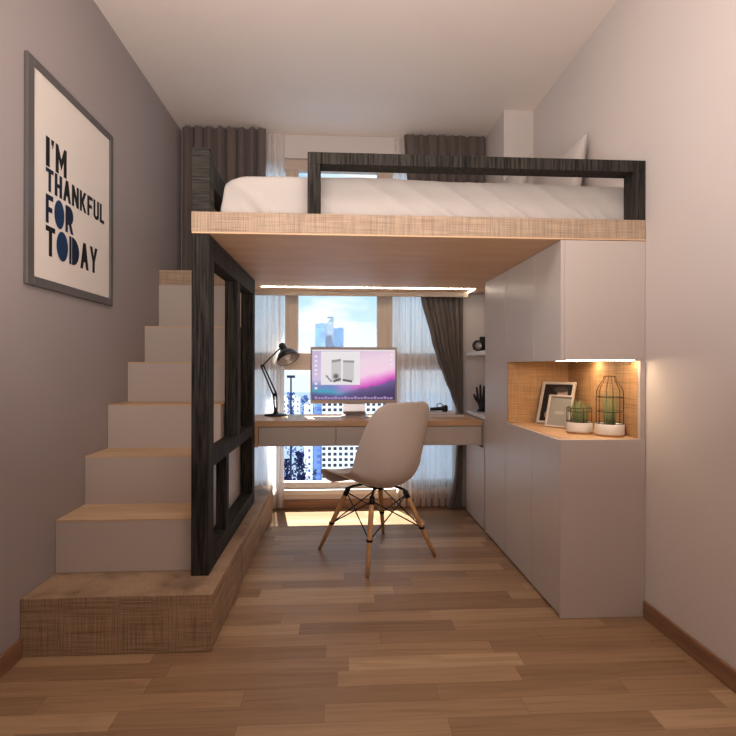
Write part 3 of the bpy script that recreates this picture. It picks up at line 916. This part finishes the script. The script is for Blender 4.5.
def pot_plant(label, x, y, r, hp, cage, seed):
    random.seed(seed)
    t = thing('potted_grass', label, 'potted plant', (x, y, NZ), 0, 'potted grasses in the niche')
    bm = BM(); add_lathe(bm, [(0, 0), (r * .97, 0), (r, .003), (r, .007), (0, .007)], 36)
    obj('pot_base', bm, M['cork'], t, local=True)
    bm = BM(); add_lathe(bm, [(0, .0075), (r, .0075), (r * 1.02, .012), (r * 1.02, hp - .003), (r * .99, hp), (r * .9, hp), (r * .88, hp - .008), (0, hp - .008)], 40)
    obj('pot', bm, M['ceramic'], t, local=True)
    bm = BM(); add_lathe(bm, [(0, hp - .0078), (r * .86, hp - .0078), (r * .8, hp - .004), (0, hp - .003)], 30)
    obj('soil', bm, M['soil'], t, local=True)
    wr = .0017
    bm = BM()
    def ring(rr, z): add_tube(bm, [(rr * math.cos(a), rr * math.sin(a), z) for a in [k / 28 * 2 * PI for k in range(28)]], wr, 6, closed=True)
    R = r * .95
    if cage == 'low':
        top = .115
        ring(R, hp + .002); ring(R, hp + .03 + .02); ring(R, top)
        for k in range(6):
            a = k * PI / 3 + .4
            add_tube(bm, [(R * math.cos(a), R * math.sin(a), hp), (R * math.cos(a), R * math.sin(a), top)], wr, 6)
    else:
        ring(R, hp + .002); ring(R, hp + .055); ring(R * .98, hp + .118); ring(r * .42, .262)
        prof = [(R, hp), (R, hp + .12), (R * .97, hp + .145), (R * .82, hp + .165), (r * .56, hp + .185), (r * .44, hp + .198), (r * .42, .262)]
        for k in range(6):
            a = k * PI / 3 + .25
            add_tube(bm, [(q * math.cos(a), q * math.sin(a), z) for q, z in prof], wr, 6)
    obj('wire_cage', bm, M['copper'], t, local=True)
    bm = BM()
    nb, hmax, sp = (70, .112, .62) if cage == 'low' else (46, .17, .42)
    for _ in range(nb):
        a = random.uniform(0, 2 * PI); q = r * sp * math.sqrt(random.random())
        hgt = hmax * random.uniform(.55, 1); ln_ = random.uniform(0, .32 if cage == 'low' else .12) * hgt
        b0 = Vector((q * math.cos(a), q * math.sin(a), hp - .006)); dr_ = Vector((math.cos(a), math.sin(a), 0))
        pts = [b0 + dr_ * ln_ * (f ** 2) + Vector((0, 0, hgt * f)) for f in (0, .35, .7, 1)]
        add_tube(bm, pts, [.0011, .001, .0008, .0003], 5)
    g = obj('grass_blades', bm, M['grass'], t, local=True); g['kind'] = 'stuff'
    return t
pot_plant('small white pot of grass inside a low open wire cage', 1.104, 2.245, .057, .050, 'low', 3)
pot_plant('white pot of tall grass inside a bottle-shaped wire cage', 1.196, 2.150, .060, .052, 'tall', 5)

# ------------------------------------------------------------------ the city outside
def facade_mat(name, wall, glassc, px, pz, wx=.62, wz=.6, rough=.5):
    m, nt, b, o = new_mat(name)
    tc = nt.nodes.new('ShaderNodeTexCoord')
    sp = nt.nodes.new('ShaderNodeSeparateXYZ'); nt.links.new(tc.outputs['Object'], sp.inputs[0])
    xx = mth(nt, 'ADD', sp.outputs['X'], sp.outputs['Y'])
    fx = mth(nt, 'FRACT', mth(nt, 'DIVIDE', xx, px)); fz = mth(nt, 'FRACT', mth(nt, 'DIVIDE', sp.outputs['Z'], pz))
    s = mth(nt, 'MULTIPLY', mth(nt, 'LESS_THAN', fx, wx), mth(nt, 'LESS_THAN', fz, wz))
    cb = nt.nodes.new('ShaderNodeCombineXYZ')
    nt.links.new(mth(nt, 'FLOOR', mth(nt, 'DIVIDE', xx, px)), cb.inputs[0]); nt.links.new(mth(nt, 'FLOOR', mth(nt, 'DIVIDE', sp.outputs['Z'], pz)), cb.inputs[2])
    wn = nt.nodes.new('ShaderNodeTexWhiteNoise'); nt.links.new(cb.outputs[0], wn.inputs['Vector'])
    g = mixc(nt, glassc, tuple(c * 2.2 + .03 for c in glassc[:3]) + (1,), wn.outputs['Value'], 'MIX')
    c = mixc(nt, wall, g, s, 'MIX')
    nt.links.new(c, b.inputs['Base Color']); b.inputs['Roughness'].default_value = rough
    return m
GZ = -46
struct('ground', bx(-300, 300, 20, 900, GZ - 1, GZ), plain('hazy city ground', sr(205, 212, 225), .9))
CAMF = Vector((0, 0, 1.05))
def at(px, D):   # world x of an image column at depth D (used to lay the streets out)
    return D * math.tan(math.atan((px - 368) / 500) + .0573)
def zat(py, D): return 1.05 - (py - 366.2) / 500 * D
def building(label, px0, px1, pytop, D, dep, mats, slant=0, roof=None):
    x0, x1, z1 = at(px0, D), at(px1, D), zat(pytop, D)
    t = thing('office_building', label, 'building', ((x0 + x1) / 2, D, GZ + .01), 0, 'city buildings outside the window')
    w = (x1 - x0) / 2; h = z1 - GZ
    bm = BM()
    v = add_box(bm, -w, w, 0, dep, 0, h)
    if slant: v[4].co.z -= slant; v[7].co.z -= slant
    obj('tower_block', bm, mats, t, local=True)
    bm = BM()
    rh = h
    add_box(bm, -w * .5 + w * .3, w * .5 + w * .3, dep * .3, dep * .7, rh - .5, rh + (1.2 if not slant else .3))
    obj('roof_plant', bm, mats, t, local=True)
    return t
glA = facade_mat('pale blue glass tower', sr(120, 152, 180), sr(86, 132, 172), 4.5, 4, .7, .7)
glB = facade_mat('white glass tower', sr(164, 176, 190), sr(120, 144, 170), 5, 4, .6, .6)
glC = facade_mat('blue glass tower', sr(96, 138, 170), sr(58, 104, 146), 6, 4.5, .75, .6)
wht = facade_mat('white grid facade', sr(246, 246, 248), sr(18, 20, 34), 2.12, 2.12, .6, .56)
blu = facade_mat('blue slab facade', sr(120, 150, 205), sr(60, 90, 160), 3, 2.4, .5, .5)
dot = facade_mat('white dotted facade', sr(244, 244, 248), sr(40, 50, 96), 2.6, 2.8, .32, .36)
building('pale blue glass tower, leftmost of the towers on the skyline', 315, 325.5, 324, 420, 20, glA)
building('tallest white tower with a slanted top on the skyline', 322.5, 333.5, 316.5, 450, 20, glB, slant=9)
building('shorter blue tower at the right of the skyline group', 333.5, 343.5, 328.5, 430, 20, glC)
building('white office block with a grid of dark square windows, seen under the desk', 322, 400, 402, 192, 20, wht)
building('slim blue slab block beside the white grid block', 313.5, 321, 409, 205, 12, blu)
building('slim white block with small dotted windows behind the dark trees', 304, 313, 404, 210, 12, dot)
building('low pale block with small windows far off beyond the trees', 268, 300, 398, 300, 14, dot)
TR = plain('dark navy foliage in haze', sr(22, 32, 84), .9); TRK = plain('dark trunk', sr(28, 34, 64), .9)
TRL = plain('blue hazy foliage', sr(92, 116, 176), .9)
def tree(label, px, D, pytop, wpx, seed, mat):
    random.seed(seed)
    x = at(px, D); top = zat(pytop, D) - GZ; r = wpx / 500 * D / 2
    t = thing('tree', label, 'tree', (x, D, GZ + .01), 0, 'city trees outside the window')
    bm = BM(); add_tube(bm, [(0, 0, 0), (.2, 0, top * .4), (0, .2, top * .85)], [r * .12, r * .08, .05], 8)
    obj('trunk', bm, TRK, t, local=True)
    bm = BM()
    for k in range(260):
        zz = random.uniform(.12, 1); rr = r * (1 - zz * .62) * math.sqrt(random.random()) * (.55 if zz < .2 else 1)
        a = random.uniform(0, 2 * PI)
        c = Vector((rr * math.cos(a), rr * math.sin(a), top * zz)); s = random.uniform(.25, .6) * r * .55
        q = [c + Vector((random.uniform(-1, 1), random.uniform(-1, 1), random.uniform(-1, 1))) * s for _ in range(4)]
        vs = [bm.verts.new(p) for p in q]
        for f in ((0, 1, 2), (0, 2, 3), (0, 3, 1), (1, 3, 2)): bm.faces.new([vs[i] for i in f])
    obj('foliage', bm, mat, t, local=True)
tree('tall dark tree filling the view just left of the slim blue slab block', 300, 168, 452, 22, 1, TR)
tree('dark tree at the left edge of the view under the desk', 286, 172, 458, 16, 2, TR)
tree('short dark tree in front of the slim blue slab block', 315, 150, 468, 8, 3, TR)
tree('hazy blue tree below the thin mast seen over the desk', 291, 240, 393, 15, 4, TRL)
tree('hazy blue tree seen over the desk beside the monitor edge', 305, 235, 396, 14, 5, TRL)
md = 140
mt = thing('light_mast', 'thin mast with a T-shaped head outside, seen between lamp and monitor', 'mast', (at(291, md), md, GZ + .01))
bm = BM(); add_tube(bm, [(0, 0, 0), (0, 0, zat(378, md) - GZ)], [.35, .22], 8)
obj('pole', bm, TRK, mt, local=True)
obj('head', bx(-1.1, 1.1, -.25, .25, zat(378, md) - GZ, zat(375.5, md) - GZ), TRK, mt, local=True)

# ------------------------------------------------------------------ light
world = bpy.data.worlds.new('World'); scene.world = world; world.use_nodes = True
nt = world.node_tree; bgn = nt.nodes['Background']
tc = nt.nodes.new('ShaderNodeTexCoord'); sp = nt.nodes.new('ShaderNodeSeparateXYZ'); nt.links.new(tc.outputs['Generated'], sp.inputs[0])
sky = ramp(nt, sp.outputs['Z'], [(.0, sr(230, 238, 242)), (.03, sr(222, 236, 246)), (.14, sr(186, 222, 243)), (.6, sr(120, 184, 234))])
mp = nt.nodes.new('ShaderNodeMapping'); mp.inputs['Scale'].default_value = (3.2, 3.2, 9)
nt.links.new(tc.outputs['Generated'], mp.inputs['Vector'])
n = nt.nodes.new('ShaderNodeTexNoise'); n.inputs['Scale'].default_value = 2.3; n.inputs['Detail'].default_value = 6; nt.links.new(mp.outputs[0], n.inputs['Vector'])
cr_ = ramp(nt, n.outputs['Fac'], [(.46, (0, 0, 0, 1)), (.70, (.9, .9, .9, 1))])
cc = mixc(nt, sky.outputs[0], sr(252, 253, 255), cr_.outputs[0], 'MIX')
nt.links.new(cc, bgn.inputs['Color']); bgn.inputs['Strength'].default_value = 1.25

def area(name, loc, rot, sx, sy, power, col):
    l = bpy.data.lights.new(name, 'AREA'); l.shape = 'RECTANGLE'; l.size = sx; l.size_y = sy; l.energy = power; l.color = col
    o = bpy.data.objects.new(name, l); C.objects.link(o); o.location = loc; o.rotation_euler = rot
    return o
area('ceiling_light', (.15, 1.15, 2.70), (math.radians(18), 0, 0), .7, .35, 8, (1, .94, .89))
area('ceiling_bounce_fill', (-.15, .35, 1.45), (math.radians(180 - 28), 0, 0), 1.4, 1.2, 47, (1, .93, .88))  # unseen fill added to lift the ceiling and upper walls
area('rear_fill', (0, -1.2, 1.5), (math.radians(90), 0, 0), 1.8, 1.2, 3.5, (1, .93, .88))  # weak fill added behind the camera, no fixture of the room
# added narrow spot standing in for the sun, coned onto the lower panes
spotl = bpy.data.lights.new('sun_standin_spot', 'SPOT'); spotl.energy = 12000; spotl.color = (1, .95, .88); spotl.spot_size = math.radians(9); spotl.spot_blend = .15; spotl.shadow_soft_size = .02
so = bpy.data.objects.new('sun_standin_spot', spotl); C.objects.link(so)
tgt = Vector((.03, 3.45, 0)); dirv = Vector((.146, -.49, -1.0)).normalized()
so.location = tgt - dirv * 7
so.rotation_euler = dirv.to_track_quat('-Z', 'Y').to_euler()

# city sunlight
sl = bpy.data.lights.new('sun', 'SUN'); sl.energy = 3.0; sl.angle = .01; sl.color = (1, .97, .92)
sob = bpy.data.objects.new('sun', sl); C.objects.link(sob); sob.rotation_euler = Vector((.25, .75, -.62)).to_track_quat('-Z', 'Y').to_euler()

# ------------------------------------------------------------------ camera
cam = bpy.data.cameras.new('camera'); co = bpy.data.objects.new('view_camera', cam); C.objects.link(co)
YAW, ROLL = .0573, .0022
co.matrix_world = Matrix.Translation((0, 0, H)) @ Matrix.Rotation(-YAW, 4, 'Z') @ Matrix.Rotation(PI / 2, 4, 'X') @ Matrix.Rotation(ROLL, 4, 'Z')
cam.sensor_width = 36; cam.lens = 500 / 736 * 36; cam.shift_y = -1.8 / 736; cam.clip_start = .02; cam.clip_end = 2000
scene.camera = co
scene.view_settings.view_transform = 'Standard'
scene.view_settings.look = 'None'
scene.view_settings.exposure = 0
scene.view_settings.gamma = 1
